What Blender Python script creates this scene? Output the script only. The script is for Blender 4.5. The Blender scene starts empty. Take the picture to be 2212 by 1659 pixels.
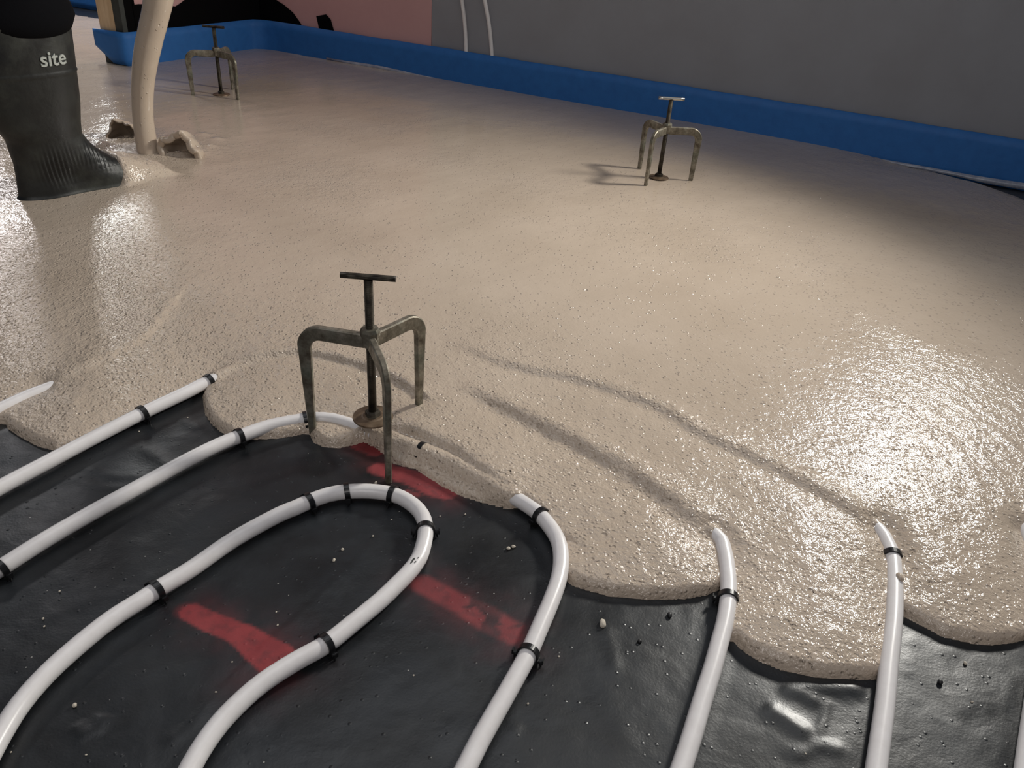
import bpy, bmesh, math, random
import numpy as np
from mathutils import Vector, Matrix
from mathutils.bvhtree import BVHTree
random.seed(7); rng = np.random.default_rng(7)
S = 0.6                                  # lens height above the membrane, metres
sc = bpy.context.scene
# ------------------------------------------------------------ camera
F, PITCH, ROLL = 1721.1, math.radians(31.306), math.radians(4.755)
cam_d = bpy.data.cameras.new('camera'); cam = bpy.data.objects.new('camera', cam_d)
sc.collection.objects.link(cam); sc.camera = cam
fw = Vector((0, math.cos(PITCH), -math.sin(PITCH))); r0 = Vector((1, 0, 0)); u0 = r0.cross(fw)
rt = math.cos(ROLL)*r0 + math.sin(ROLL)*u0; up = -math.sin(ROLL)*r0 + math.cos(ROLL)*u0
M = Matrix((rt, up, -fw)).transposed().to_4x4(); M.translation = Vector((0, 0, S))
cam.matrix_world = M
cam_d.sensor_fit = 'HORIZONTAL'; cam_d.sensor_width = 36; cam_d.lens = 36*F/2212
cam_d.clip_start = .01; cam_d.clip_end = 60
def ray(px, py):
    return fw + rt*((px-1106)/F) - up*((py-829.5)/F)
def G(px, py, z=0.0):                    # where a sight line meets the level z
    d = ray(px, py); k = (z-S)/d.z
    return Vector((d.x*k, d.y*k, z))
# ------------------------------------------------------------ world, lamps, exposure
sc.view_settings.view_transform = 'Standard'; sc.view_settings.look = 'None'
sc.view_settings.gamma = 1; sc.view_settings.exposure = 0; sc.view_settings.use_curve_mapping = False
w = bpy.data.worlds.new('dim_room_air'); sc.world = w; w.use_nodes = True
w.node_tree.nodes['Background'].inputs[0].default_value = (.80, .86, 1, 1)
w.node_tree.nodes['Background'].inputs[1].default_value = .085
def area(name, loc, target, sx, sy, power, col=(1, 1, 1), spread=180):
    l = bpy.data.lights.new(name, 'AREA'); l.shape = 'RECTANGLE'; l.size = sx; l.size_y = sy
    l.energy = power; l.color = col; l.spread = math.radians(spread)
    o = bpy.data.objects.new(name, l); sc.collection.objects.link(o); o.location = loc
    o.rotation_euler = (Vector(target)-Vector(loc)).to_track_quat('-Z', 'Y').to_euler(); return o
sp_d = bpy.data.lights.new('flood_lamp', 'SPOT'); sp_d.energy = 146; sp_d.color = (1, .955, .87); sp_d.spot_size = math.radians(137.2); sp_d.spot_blend = .80; sp_d.shadow_soft_size = .115
sp_o = bpy.data.objects.new('flood_lamp', sp_d); sc.collection.objects.link(sp_o); sp_o.location = (1.247, 2.029, 1.031)   # work lamp by the grey wall, facing down the room
sp_o.rotation_euler = Vector((-.88, -.475, .024)).to_track_quat('-Z', 'Y').to_euler()
FLP = Vector((1.16, 2.02, 1.00)); _b0, _b1 = G(2000, 500), G(1000, 300); _n = (_b1-_b0).cross(FLP-_b0).normalized()
if _n.y > 0: _n = -_n
area('flood_lamp_panel', FLP, FLP+_n, .38, .32, 4.6, (.78, .90, 1))      # cool diffuser of the same lamp head, its rim cutting the light off along the wall
area('next_room_lamp', (-1.98, 3.85, 1.30), (-.75, 1.5, 0), .11, .95, 17, (.98, 1, .99))
area('next_room_side_lamp', (-2.62, 3.70, 1.20), (-.9, 1.3, 0), .10, .60, 3.5, (1, .93, .93))
area('next_room_fill', (-2.35, 3.45, 2.1), (-2.35, 3.45, 0), .5, .5, 16, (1, .98, 1))  # unseen fill added to brighten the floor and wall beyond the post
area('overhead_fill', (-.1, 1.05, 1.75), (-.1, 1.05, 0), 1.3, 1.3, 6.5, (.96, .97, 1))  # broad soft fill added overhead, not a known fixture
area('rear_fill', (-.2, -1.1, 1.55), (.1, .9, 0), 1.0, .9, 12, (1, .95, .92))      # added frontal fill behind the camera, for faces turned this way
def onplane(px, py, p0, n):
    d = ray(px, py); o = Vector((0, 0, S)); k = (Vector(p0)-o).dot(n)/d.dot(n); return o+d*k
def tag(o, label=None, cat=None, group=None, kind=None):
    if label: o['label'] = label
    if cat: o['category'] = cat
    if group: o['group'] = group
    if kind: o['kind'] = kind
    return o
def empty(name, loc, rz=0):
    o = bpy.data.objects.new(name, None); o.location = loc; o.rotation_euler = (0, 0, rz)
    o.empty_display_size = .02; sc.collection.objects.link(o); return o
def link(name, me, mat=None, parent=None, smooth=True):
    if mat: me.materials.append(mat)
    if smooth: me.polygons.foreach_set('use_smooth', [True]*len(me.polygons))
    o = bpy.data.objects.new(name, me); sc.collection.objects.link(o)
    if parent: o.parent = parent
    return o
def mesh(name, V, Fc):
    me = bpy.data.meshes.new(name); me.from_pydata([tuple(v) for v in V], [], Fc); me.update(); return me
def from_bm(name, bm):
    me = bpy.data.meshes.new(name); bmesh.ops.recalc_face_normals(bm, faces=bm.faces); bm.to_mesh(me); bm.free(); return me
def smooth_path(P, step):
    P = [Vector(p) for p in P]; out = []
    for i in range(len(P)-1):
        a = P[i-1] if i else P[0]*2-P[1]; b, c = P[i], P[i+1]; d = P[i+2] if i+2 < len(P) else P[-1]*2-P[-2]
        n = max(1, int((c-b).length/step))
        for k in range(n):
            t = k/n
            out.append(.5*((2*b)+(c-a)*t+(2*a-5*b+4*c-d)*t*t+(3*b-a-3*c+d)*t**3))
    out.append(P[-1]); return out
def tube(path, rad, seg=20, cap=True, bm=None):
    own = bm is None; bm = bm or bmesh.new(); rings = []
    side = None
    for i, p in enumerate(path):
        t = (path[min(i+1, len(path)-1)]-path[max(i-1, 0)]).normalized()
        if side is None:
            side = t.cross(Vector((0, 0, 1))); side = side.normalized() if side.length > .05 else Vector((1, 0, 0))
        side = (side - t*side.dot(t)).normalized(); nn = side.cross(t)
        r = rad(i/(len(path)-1)) if callable(rad) else rad
        rings.append([bm.verts.new(p+side*r*math.cos(a)+nn*r*math.sin(a)) for a in [2*math.pi*k/seg for k in range(seg)]])
    for A, B in zip(rings, rings[1:]):
        for k in range(seg): bm.faces.new((A[k], A[(k+1) % seg], B[(k+1) % seg], B[k]))
    if cap: bm.faces.new(rings[0]); bm.faces.new(rings[-1])
    return bm
def sweep_rect(path, w_, h_, normal):    # flat bar swept along a planar path; w_ across the plane, h_ in it
    bm = bmesh.new(); rings = []; N = Vector(normal)
    for i, p in enumerate(path):
        t = (path[min(i+1, len(path)-1)]-path[max(i-1, 0)]).normalized(); b = N.cross(t).normalized()
        f = i/(len(path)-1); a, c = w_(f)/2, h_(f)/2; e = min(a, c)*.35
        pr = [(-a+e, -c), (a-e, -c), (a, -c+e), (a, c-e), (a-e, c), (-a+e, c), (-a, c-e), (-a, -c+e)]
        rings.append([bm.verts.new(p+N*x+b*y) for x, y in pr])
    for A, B in zip(rings, rings[1:]):
        for k in range(8): bm.faces.new((A[k], A[(k+1) % 8], B[(k+1) % 8], B[k]))
    bm.faces.new(rings[0]); bm.faces.new(rings[-1]); return bm
def box(bm, c, s, rot=None, bev=0):
    r = bmesh.ops.create_cube(bm, size=1); vs = r['verts']
    bmesh.ops.scale(bm, vec=s, verts=vs)
    if rot is not None: bmesh.ops.rotate(bm, cent=(0, 0, 0), matrix=rot, verts=vs)
    bmesh.ops.translate(bm, vec=c, verts=vs)
    if bev:
        ed = list({e for v in vs for e in v.link_edges}); bmesh.ops.bevel(bm, geom=ed, offset=bev, segments=2, affect='EDGES')
def lathe(prof, seg=40):
    bm = bmesh.new(); rings = [[bm.verts.new((r*math.cos(2*math.pi*k/seg), r*math.sin(2*math.pi*k/seg), z)) for k in range(seg)] for r, z in prof]
    for A, B in zip(rings, rings[1:]):
        for k in range(seg): bm.faces.new((A[k], A[(k+1) % seg], B[(k+1) % seg], B[k]))
    bm.faces.new(rings[0]); bm.faces.new(rings[-1]); return bm
# numpy value noise
def vnoise(x, y, seed=0):
    xi = np.floor(x).astype(np.int64); yi = np.floor(y).astype(np.int64); fx = x-xi; fy = y-yi
    fx = fx*fx*(3-2*fx); fy = fy*fy*(3-2*fy)
    def h(a, b):
        n = (a*374761393+b*668265263+seed*1442695041) & 0xffffffff
        n = ((n ^ (n >> 13))*1274126177) & 0xffffffff
        return ((n ^ (n >> 16)) & 0xffff)/65535.0*2-1
    return (h(xi, yi)*(1-fx)+h(xi+1, yi)*fx)*(1-fy)+(h(xi, yi+1)*(1-fx)+h(xi+1, yi+1)*fx)*fy
def fbm(x, y, s, o=3, seed=0):
    v = 0; a = 1; t = 0
    for k in range(o): v = v+a*vnoise(x*s, y*s, seed+k); t += a; a *= .5; s *= 2.03
    return v/t
def seg_dist(X, Y, pts, signed=False):   # distance to a polyline, parameter along it, signed side
    best = np.full(X.shape, 1e9); par = np.zeros(X.shape); sg = np.ones(X.shape); n = len(pts)-1
    for i in range(n):
        ax, ay = pts[i][0], pts[i][1]; bx, by = pts[i+1][0]-ax, pts[i+1][1]-ay
        L = bx*bx+by*by+1e-12; t = np.clip(((X-ax)*bx+(Y-ay)*by)/L, 0, 1)
        dx = X-ax-t*bx; dy = Y-ay-t*by; d = dx*dx+dy*dy; m = d < best
        best = np.where(m, d, best); par = np.where(m, (i+t)/n, par)
        if signed: sg = np.where(m, np.sign(bx*dy-by*dx), sg)
    return np.sqrt(best), par, sg
def inside(X, Y, poly):
    r = np.zeros(X.shape, bool); n = len(poly)
    for i in range(n):
        x1, y1 = poly[i][0], poly[i][1]; x2, y2 = poly[(i+1) % n][0], poly[(i+1) % n][1]
        if y1 == y2: continue
        c = ((y1 > Y) != (y2 > Y)) & (X < (x2-x1)*(Y-y1)/(y2-y1)+x1); r ^= c
    return r
def grid_mesh(name, X, Y, Z, keep, attrs=None):
    R, C = X.shape; idx = np.arange(R*C).reshape(R, C)
    q = np.stack([idx[:-1, :-1], idx[:-1, 1:], idx[1:, 1:], idx[1:, :-1]], -1).reshape(-1, 4)
    k = keep.ravel(); q = q[k[q].any(1)]
    used = np.unique(q); mp = -np.ones(R*C, np.int64); mp[used] = np.arange(len(used)); q = mp[q]
    co = np.stack([X.ravel()[used], Y.ravel()[used], Z.ravel()[used]], -1).astype(np.float32)
    me = bpy.data.meshes.new(name); me.vertices.add(len(co)); me.vertices.foreach_set('co', co.ravel())
    me.loops.add(q.size); me.loops.foreach_set('vertex_index', q.ravel().astype(np.int32))
    me.polygons.add(len(q)); me.polygons.foreach_set('loop_start', np.arange(0, q.size, 4, dtype=np.int32))
    me.polygons.foreach_set('loop_total', np.full(len(q), 4, np.int32)); me.update(calc_edges=True)
    for nm, a in (attrs or {}).items():
        at = me.attributes.new(nm, 'FLOAT', 'POINT'); at.data.foreach_set('value', a.ravel()[used].astype(np.float32))
    return me
def sm(x, a, b): t = np.clip((x-a)/(b-a), 0, 1); return t*t*(3-2*t)
# ------------------------------------------------------------ materials
class Mat:
    def __init__(s, name):
        s.m = bpy.data.materials.new(name); s.m.use_nodes = True; s.t = s.m.node_tree; s.b = s.t.nodes['Principled BSDF']
    def n(s, typ, **kw):
        n = s.t.nodes.new(typ)
        for k, v in kw.items():
            if k.startswith('i_'): n.inputs[k[2:].replace('_', ' ')].default_value = v
            else: setattr(n, k, v)
        return n
    def l(s, a, b): s.t.links.new(a, b)
    def coord(s, kind='Object'):
        return s.n('ShaderNodeTexCoord').outputs[kind]
    def noise(s, scale, detail=3, rough=.5, vec=None, dist=0):
        n = s.n('ShaderNodeTexNoise'); n.inputs['Scale'].default_value = scale; n.inputs['Detail'].default_value = detail
        n.inputs['Roughness'].default_value = rough; n.inputs['Distortion'].default_value = dist
        s.l(vec or s.coord(), n.inputs['Vector']); return n.outputs['Fac']
    def ramp(s, fac, stops):
        r = s.n('ShaderNodeValToRGB'); e = r.color_ramp.elements
        while len(e) < len(stops): e.new(.5)
        for k, (p, c) in enumerate(stops):
            e[k].position = p; e[k].color = (c, c, c, 1) if isinstance(c, (int, float)) else (*c, 1)
        s.l(fac, r.inputs[0]); return r.outputs[0]
    def mix(s, fac, a, b, blend='MIX'):
        m = s.n('ShaderNodeMix', data_type='RGBA', blend_type=blend)
        for v, i in ((fac, 0), (a, 6), (b, 7)):
            if isinstance(v, bpy.types.NodeSocket): s.l(v, m.inputs[i])
            elif i == 0: m.inputs[0].default_value = v
            else: m.inputs[i].default_value = (*v, 1)
        return m.outputs[2]
    def math(s, op, a, b=None, c=None):
        m = s.n('ShaderNodeMath', operation=op)
        for i, v in enumerate((a, b, c)):
            if v is None: continue
            if isinstance(v, bpy.types.NodeSocket): s.l(v, m.inputs[i])
            else: m.inputs[i].default_value = v
        return m.outputs[0]
    def set(s, **kw):
        for k, v in kw.items():
            i = s.b.inputs[k.replace('_', ' ')]
            if isinstance(v, bpy.types.NodeSocket): s.l(v, i)
            elif isinstance(v, tuple): i.default_value = (*v, 1)
            else: i.default_value = v
        return s
    def bump(s, h, dist, strength=1, prev=None):
        b = s.n('ShaderNodeBump'); b.inputs['Distance'].default_value = dist; b.inputs['Strength'].default_value = strength
        s.l(h, b.inputs['Height'])
        if prev: s.l(prev, b.inputs['Normal'])
        s.l(b.outputs[0], s.b.inputs['Normal']); return b.outputs[0]
def attr(m, name):
    return m.n('ShaderNodeAttribute', attribute_name=name).outputs['Fac']
def screed_material():
    m = Mat('wet_screed'); co = m.coord()
    big = m.noise(5, 4, .55, co); col = m.ramp(big, [(.3, (.475, .387, .303)), (.7, (.535, .441, .353))])
    rough_a = attr(m, 'pimple')
    m.set(Base_Color=col, Roughness=m.math('MULTIPLY_ADD', m.noise(30, 3, .5, co), .12, .05), IOR=1.5)
    p = m.bump(m.math('MULTIPLY', m.noise(85, 2, .5, co, .3), m.math('MULTIPLY_ADD', rough_a, .9, .12)), .0028)
    p = m.bump(m.math('MULTIPLY', m.noise(300, 2, .5, co), m.math('MULTIPLY_ADD', rough_a, .95, .05)), .0015, 1, p)
    def cells(scale, r0_, r1_, ch, lo, k, dist, p):
        v = m.n('ShaderNodeTexVoronoi', feature='F1'); v.inputs['Scale'].default_value = scale; m.l(co, v.inputs['Vector'])
        sp = m.n('ShaderNodeSeparateColor'); m.l(v.outputs['Color'], sp.inputs[0])
        g = m.math('GREATER_THAN', m.math('ADD', sp.outputs[ch], m.math('MULTIPLY', rough_a, k)), lo)
        return m.bump(m.math('MULTIPLY', m.ramp(v.outputs['Distance'], [(r0_, 1.), (r1_, 0.)]), g), dist, 1, p)
    p = cells(210, .05, .42, 1, .93, .55, .0012, p)                 # sand grains standing proud
    p = cells(130, .04, .30, 0, .97, .40, -.0015, p)                # burst bubbles
    cells(42, .05, .16, 2, .80, .10, -.0022, p)                     # larger bubbles, sparse everywhere
    return m.m
def simple(name, col, rough, metal=0, spec=.5, nz=None, bump=None, coat=0):
    m = Mat(name); co = m.coord()
    c = col
    if nz: c = m.ramp(m.noise(nz[0], 4, .6, co), [(.3, nz[1]), (.7, col)])
    m.set(Base_Color=c, Roughness=rough, Metallic=metal, Coat_Weight=coat); m.b.inputs['Specular IOR Level'].default_value = spec
    if bump: m.bump(m.noise(bump[0], 3, .5, co), bump[1])
    return m.m
def membrane_material():
    m = Mat('black_polythene'); co = m.coord()
    dust = m.noise(9, 6, .65, co, .6)
    base = m.ramp(dust, [(.35, (.0075, .0082, .0090)), (.62, (.0155, .0182, .0215)), (.8, (.042, .046, .049))])
    pa = attr(m, 'paint'); pn = m.noise(70, 5, .6, co)
    fac = m.math('MULTIPLY', pa, m.ramp(pn, [(.25, .55), (.5, 1.)]))
    red = m.ramp(m.noise(25, 3, .5, co), [(.3, (.21, .022, .027)), (.7, (.31, .040, .043))])
    base = m.mix(fac, base, red)
    v = m.n('ShaderNodeTexVoronoi', feature='F1'); v.inputs['Scale'].default_value = 70; m.l(co, v.inputs['Vector'])
    s = m.n('ShaderNodeSeparateColor'); m.l(v.outputs['Color'], s.inputs[0])
    speck = m.math('MULTIPLY', m.math('LESS_THAN', v.outputs['Distance'], .055), m.math('GREATER_THAN', s.outputs[0], .8))
    base = m.mix(m.math('MULTIPLY', speck, .7), base, (.35, .34, .31))
    m.set(Base_Color=base, IOR=1.5)
    r = m.math('MULTIPLY_ADD', m.noise(14, 5, .6, co), .30, .24); r = m.math('MULTIPLY_ADD', pa, .25, r); m.set(Roughness=r)
    p = m.bump(m.noise(22, 3, .45, co, .4), .0013)
    v3 = m.n('ShaderNodeTexVoronoi', feature='F1'); v3.inputs['Scale'].default_value = 170; m.l(co, v3.inputs['Vector'])
    s3 = m.n('ShaderNodeSeparateColor'); m.l(v3.outputs['Color'], s3.inputs[0])
    p = m.bump(m.math('MULTIPLY', m.ramp(v3.outputs['Distance'], [(0, 1.), (.30, 0.)]), m.math('GREATER_THAN', s3.outputs[0], .88)), .0005, 1, p)
    m.bump(m.noise(420, 2, .5, co), .00014, 1, p)
    return m.m
def steel_material():
    m = Mat('weathered_steel'); co = m.coord(); n = m.noise(55, 5, .65, co); n2 = m.noise(28, 3, .6, co)
    a = m.ramp(n, [(.3, (.07, .052, .034)), (.5, (.19, .17, .13)), (.72, (.42, .38, .31))])
    b = m.mix(m.ramp(n2, [(.5, 0.), (.68, .4)]), a, (.09, .14, .11))
    m.set(Base_Color=b, Metallic=.55, Roughness=m.ramp(n, [(.3, .6), (.7, .33)])); m.bump(n, .0006); return m.m
def rod_material():
    m = Mat('dark_steel_rod'); co = m.coord(); n = m.noise(70, 4, .6, co)
    m.set(Base_Color=m.ramp(n, [(.35, (.018, .013, .009)), (.7, (.10, .085, .06))]), Metallic=.6, Roughness=.42)
    wv = m.n('ShaderNodeTexWave', wave_type='BANDS', bands_direction='Z'); wv.inputs['Scale'].default_value = 260; m.l(co, wv.inputs['Vector'])
    m.bump(wv.outputs['Fac'], .0004); return m.m
def boot_material():
    m = Mat('black_rubber'); co = m.coord(); n = m.noise(16, 6, .65, co); n2 = m.noise(6, 3, .6, co)
    f = m.math('MULTIPLY', m.ramp(n, [(.42, 0.), (.75, .8)]), m.ramp(n2, [(.4, .15), (.7, 1.)]))
    m.set(Base_Color=m.mix(f, (.007, .008, .008), (.085, .09, .072)), Roughness=m.math('MULTIPLY_ADD', n, .35, .3))
    m.bump(m.noise(90, 3, .5, co), .0006); return m.m
def wood_material():
    m = Mat('sawn_softwood'); co = m.coord()
    mp = m.n('ShaderNodeMapping'); mp.inputs['Scale'].default_value = (1, 1, .12); m.l(co, mp.inputs[0])
    n = m.noise(70, 4, .6, mp.outputs[0]); kn = m.ramp(m.noise(22, 2, .5, co), [(.68, 0.), (.74, 1.)])
    m.set(Base_Color=m.mix(kn, m.ramp(n, [(.3, (.62, .42, .24)), (.7, (.80, .60, .38))]), (.35, .14, .07)), Roughness=.7); return m.m
def pipe_material():
    m = Mat('white_pipe_plastic'); co = m.coord(); n = m.noise(60, 4, .7, co)
    m.set(Base_Color=m.ramp(n, [(.22, (.45, .37, .31)), (.30, (.74, .71, .70)), (.7, (.80, .775, .77))]), Roughness=.3)
    m.b.inputs['Subsurface Weight'].default_value = .08; m.b.inputs['Subsurface Radius'].default_value = (.003, .003, .003); return m.m
M_scr = screed_material(); M_mem = membrane_material(); M_steel = steel_material(); M_rod = rod_material()
M_pipe = pipe_material(); M_clip = simple('black_clip_plastic', (.008, .008, .009), .3)
M_blue = simple('blue_foam_strip', (.022, .155, .46), .62, nz=(30, (.018, .13, .40)), bump=(60, .0008))
M_pink = simple('pink_plasterboard', (.62, .36, .345), .75, nz=(8, (.58, .33, .32)), bump=(300, .0002))
M_grey = simple('grey_plasterboard', (.285, .29, .31), .75, nz=(6, (.26, .26, .275)), bump=(300, .0002))
M_film = simple('clear_polythene_skirt', (.42, .44, .50), .25, nz=(40, (.22, .24, .32)))
M_black = simple('black_sheet', (.002, .002, .0025), .8, spec=.08, bump=(12, .004))
M_boot = boot_material(); M_wood = wood_material(); M_dark = simple('dark_and_shaded_timber', (.05, .055, .05), .7, nz=(25, (.025, .028, .025)))  # dark timber colour, also used to paint the post's shaded side
M_trou = simple('black_trouser_cloth', (.004, .004, .005), .95, spec=.08, nz=(40, (.004, .004, .005)), bump=(300, .0004))
M_letter = simple('pale_grey_print', (.50, .52, .48), .6, nz=(200, (.30, .32, .29)))
M_stone = simple('pale_grit', (.62, .56, .46), .8, nz=(300, (.45, .40, .33)))
# ------------------------------------------------------------ the room shell
SZ = .0511*S                                                       # finished screed level
ex = Vector((.921, -.3895, 0)).normalized(); en = Vector((-ex.y*-1, -ex.x, 0)); en = Vector((ex.y, -ex.x, 0))   # en points into the room
W0 = Vector((-.63, 5.0, 0))*S                                      # a point at the strip face of the back wall
TOP = .225*S
def prism(name, pts, z0, z1, mat, parent=None):
    bm = bmesh.new(); a = [bm.verts.new((p[0], p[1], z0)) for p in pts]; b = [bm.verts.new((p[0], p[1], z1)) for p in pts]
    n = len(pts)
    for k in range(n): bm.faces.new((a[k], a[(k+1) % n], b[(k+1) % n], b[k]))
    bm.faces.new(a); bm.faces.new(b); return link(name, from_bm(name, bm), mat, parent, False)
tC = (G(557, 40, TOP)-W0).dot(ex)                                  # the inner corner along the wall
C0 = W0+ex*tC
tJ = (onplane(932, 50, W0-en*.012, en)-W0).dot(ex)                 # the joint between pink and grey boards
wb = -en
back = prism('wall_back', [C0+wb*.012-ex*.15, W0+ex*tJ+wb*.012, W0+ex*tJ+wb*.13, C0+wb*.13-ex*.15], 0, 2.4, M_pink)
tag(back, kind='structure')
gb = prism('wall_back_right', [W0+ex*(tJ+.0015)+wb*.012, W0+ex*3.4+wb*.012, W0+ex*3.4+wb*.13, W0+ex*(tJ+.0015)+wb*.13], 0, 2.4, M_grey)
tag(gb, kind='structure')
# partition running towards the camera from the corner, with a timber end post
B1 = G(266, 71, TOP)                                               # rounded nose of the partition
A1 = G(207, 62, TOP)
bj = (B1-A1); bj.z = 0
B0 = Vector((B1.x, B1.y, 0)); A0 = Vector((A1.x, A1.y, 0)); Cc = Vector((C0.x, C0.y, 0))
ld = (Cc-B0).normalized(); ln = Vector((-ld.y, ld.x, 0)); 
if ln.dot(A0-B0) < 0: ln = -ln
pt = (A0-B0).dot(ln)
wl = prism('wall_left', [B0+ln*.012+ld*.06, Cc+ln*.012-ld*.01, Cc+ln*pt-ld*.01, B0+ln*pt+ld*.06], 0, 2.4, M_pink)
tag(wl, kind='structure')
# ------------------------------------------------------------ polylines of the place
def flat(v): return Vector((v.x, v.y, 0))
def GP(l, z=0): return [G(x, y, z) for x, y in l]
edge_px = [(-500, 700), (-330, 800), (-120, 900), (-30, 905), (8, 903), (14, 920), (40, 938), (80, 960), (122, 970),
           (200, 938), (307, 890), (400, 846), (446, 826), (437, 852), (440, 885), (460, 915), (490, 938), (517, 943), (545, 943),
           (600, 942), (655, 932), (668, 933), (676, 950), (700, 959), (730, 962), (765, 955), (785, 948), (815, 962), (830, 976), (850, 996), (900, 1008),
           (925, 1026), (950, 1042), (1000, 1066), (1050, 1081), (1100, 1093), (1122, 1090), (1141, 1093), (1169, 1115), (1197, 1151),
           (1209, 1179), (1213, 1218), (1218, 1246), (1240, 1260), (1270, 1271), (1320, 1283), (1400, 1291), (1480, 1287), (1530, 1279), (1568, 1262),
           (1573, 1293), (1566, 1343), (1563, 1368), (1588, 1381), (1610, 1402), (1640, 1421), (1700, 1444), (1750, 1456), (1800, 1463), (1860, 1464), (1917, 1452),
           (1928, 1366), (1932, 1311), (1950, 1322), (1990, 1345), (2040, 1370), (2100, 1384), (2150, 1388), (2190, 1384), (2235, 1372),
           (2240, 1330), (2300, 1330), (2420, 1280), (2560, 1150), (2640, 1000), (2640, 850), (2520, 640), (2360, 510), (2212, 438), (2160, 417), (2110, 401), (2040, 383), (1950, 362)]
PIPE_EDGE = {(8, 903), (200, 938), (307, 890), (400, 846), (446, 826), (517, 943), (1141, 1093), (1169, 1115), (1197, 1151), (1209, 1179), (1213, 1218),
             (1573, 1293), (1566, 1343), (1563, 1368), (1917, 1452), (1928, 1366), (1932, 1311)}
EDGE = smooth_path([G(x, y, .0105 if (x, y) in PIPE_EDGE else .004) for x, y in edge_px], .02)
closing = [EDGE[-1]+Vector((0, .9, 0)), Vector((-4.5, 6, 0)), Vector((-6, 2, 0)), Vector((-2.5, 1.2, 0))]
POLY = [(p.x, p.y) for p in EDGE]+[(p.x, p.y) for p in closing]
PR = .0086; PZ = PR+.0022
P1_px = [(-260, 1000), (-120, 940), (0, 884), (50, 861), (88, 846), (250, 790), (450, 735), (650, 710), (800, 705), (940, 735), (1100, 802), (1300, 872), (1500, 962), (1700, 1042), (1850, 1110),
         (1898, 1146), (1916, 1174), (1927, 1201), (1932, 1247), (1932, 1311), (1928, 1366), (1920, 1435), (1911, 1526), (1900, 1608), (1893, 1659), (1875, 1800)]
P2_px = [(-200, 1165), (-80, 1100), (0, 1053), (100, 1000), (200, 947), (307, 893), (400, 849), (452, 824), (560, 785), (680, 768), (800, 780), (920, 815), (1020, 855), (1130, 905), (1300, 1000), (1450, 1090),
         (1545, 1156), (1564, 1190), (1573, 1250), (1573, 1293), (1566, 1343), (1554, 1389), (1538, 1448), (1516, 1517), (1493, 1595), (1472, 1659), (1430, 1790)]
P3_px = [(-200, 1350), (-90, 1284), (0, 1228), (100, 1165), (200, 1107), (300, 1052), (400, 997), (470, 962), (517, 943), (580, 921), (640, 909), (680, 904), (720, 907), (765, 920), (800, 933), (860, 955),
         (925, 978), (1000, 1012), (1070, 1052), (1120, 1080), (1141, 1093), (1169, 1115), (1197, 1151), (1209, 1179), (1212, 1218), (1205, 1258), (1189, 1302), (1165, 1358), (1141, 1413), (1106, 1477), (1070, 1540), (1034, 1604), (1010, 1652), (950, 1770)]
P4_px = [(-150, 1850), (-60, 1700), (0, 1590), (45, 1520), (103, 1454), (172, 1392), (240, 1338), (309, 1294), (337, 1275), (412, 1230), (506, 1165), (600, 1113), (636, 1098), (667, 1084), (708, 1069), (750, 1062),
         (799, 1061), (848, 1068), (880, 1082), (904, 1102), (916, 1123), (919, 1145), (916, 1172), (904, 1208), (880, 1240), (853, 1267), (822, 1297), (760, 1348), (704, 1392), (636, 1430), (567, 1475), (509, 1526), (460, 1581), (412, 1657), (350, 1790)]
P5_px = [(x_+9, y_) for x_, y_ in [(1180, 690), (1500, 790), (1800, 900), (2050, 1010), (2170, 1090), (2205, 1145), (2226, 1200), (2240, 1270), (2242, 1350), (2235, 1450), (2215, 1600), (2195, 1750)]]
PIPES = [smooth_path(GP(p, PZ), .008) for p in (P1_px, P2_px, P3_px, P4_px, P5_px)]
buried = [smooth_path(GP(l, PZ), .012) for l in ([(150, 828), (250, 790), (450, 735), (650, 710), (800, 705), (940, 735), (1100, 802), (1300, 872), (1500, 962), (1700, 1042), (1850, 1110), (1888, 1136)],
          [(470, 815), (560, 785), (680, 768), (800, 780), (920, 815), (1020, 855), (1130, 905), (1300, 1000), (1450, 1090), (1536, 1148)],
          [(790, 930), (860, 955), (925, 978), (1000, 1012), (1070, 1052), (1112, 1076)],
          [(1500, 790), (1800, 900), (2050, 1010), (2170, 1090), (2196, 1130)])]
steps = [([(930, 735), (1106, 800), (1250, 832), (1406, 884), (1500, 940), (1600, 985), (1700, 1035), (1800, 1085), (1886, 1138)], .0034, .0075, .030),
         ([(960, 825), (1040, 862), (1106, 895), (1250, 965), (1380, 1040), (1460, 1095), (1538, 1150)], .0056, .0090, .034),
         ([(800, 905), (870, 925), (930, 950), (1000, 990), (1060, 1030), (1105, 1068), (1130, 1084)], .0075, .007, .05),
         ([(455, 806), (500, 786), (540, 776), (640, 764), (720, 778), (830, 812), (900, 850)], .0036, .004, .022),
         ([(40, 850), (180, 800), (300, 745), (350, 700), (380, 660)], .0018, .005, .05)]
bare = [[(-60, 915), (0, 884), (50, 861), (84, 847)], [(1548, 1164), (1564, 1190), (1573, 1250), (1573, 1290)], [(1901, 1152), (1916, 1174), (1927, 1201), (1932, 1247), (1932, 1311)],
        [(2212, 1160), (2226, 1200), (2240, 1270)], [(655, 906), (700, 904), (745, 913)]]
# ------------------------------------------------------------ floor: the black membrane
def fan(u0, u1, du, y0, y1, k):
    n = int(math.log(y1/y0)/k); ys = y0*np.exp(np.arange(n+1)*k); us = np.arange(u0, u1, du)
    return us[None, :]*ys[:, None], np.repeat(ys[:, None], len(us), 1)
X, Y = fan(-2.2, 2.0, .006, .2, 4.6, .0055)
Z = .0012*fbm(X, Y, 9, 3, 3)*sm(Y, 0, .4)+.0006*fbm(X, Y, 34, 3, 9)
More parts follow.
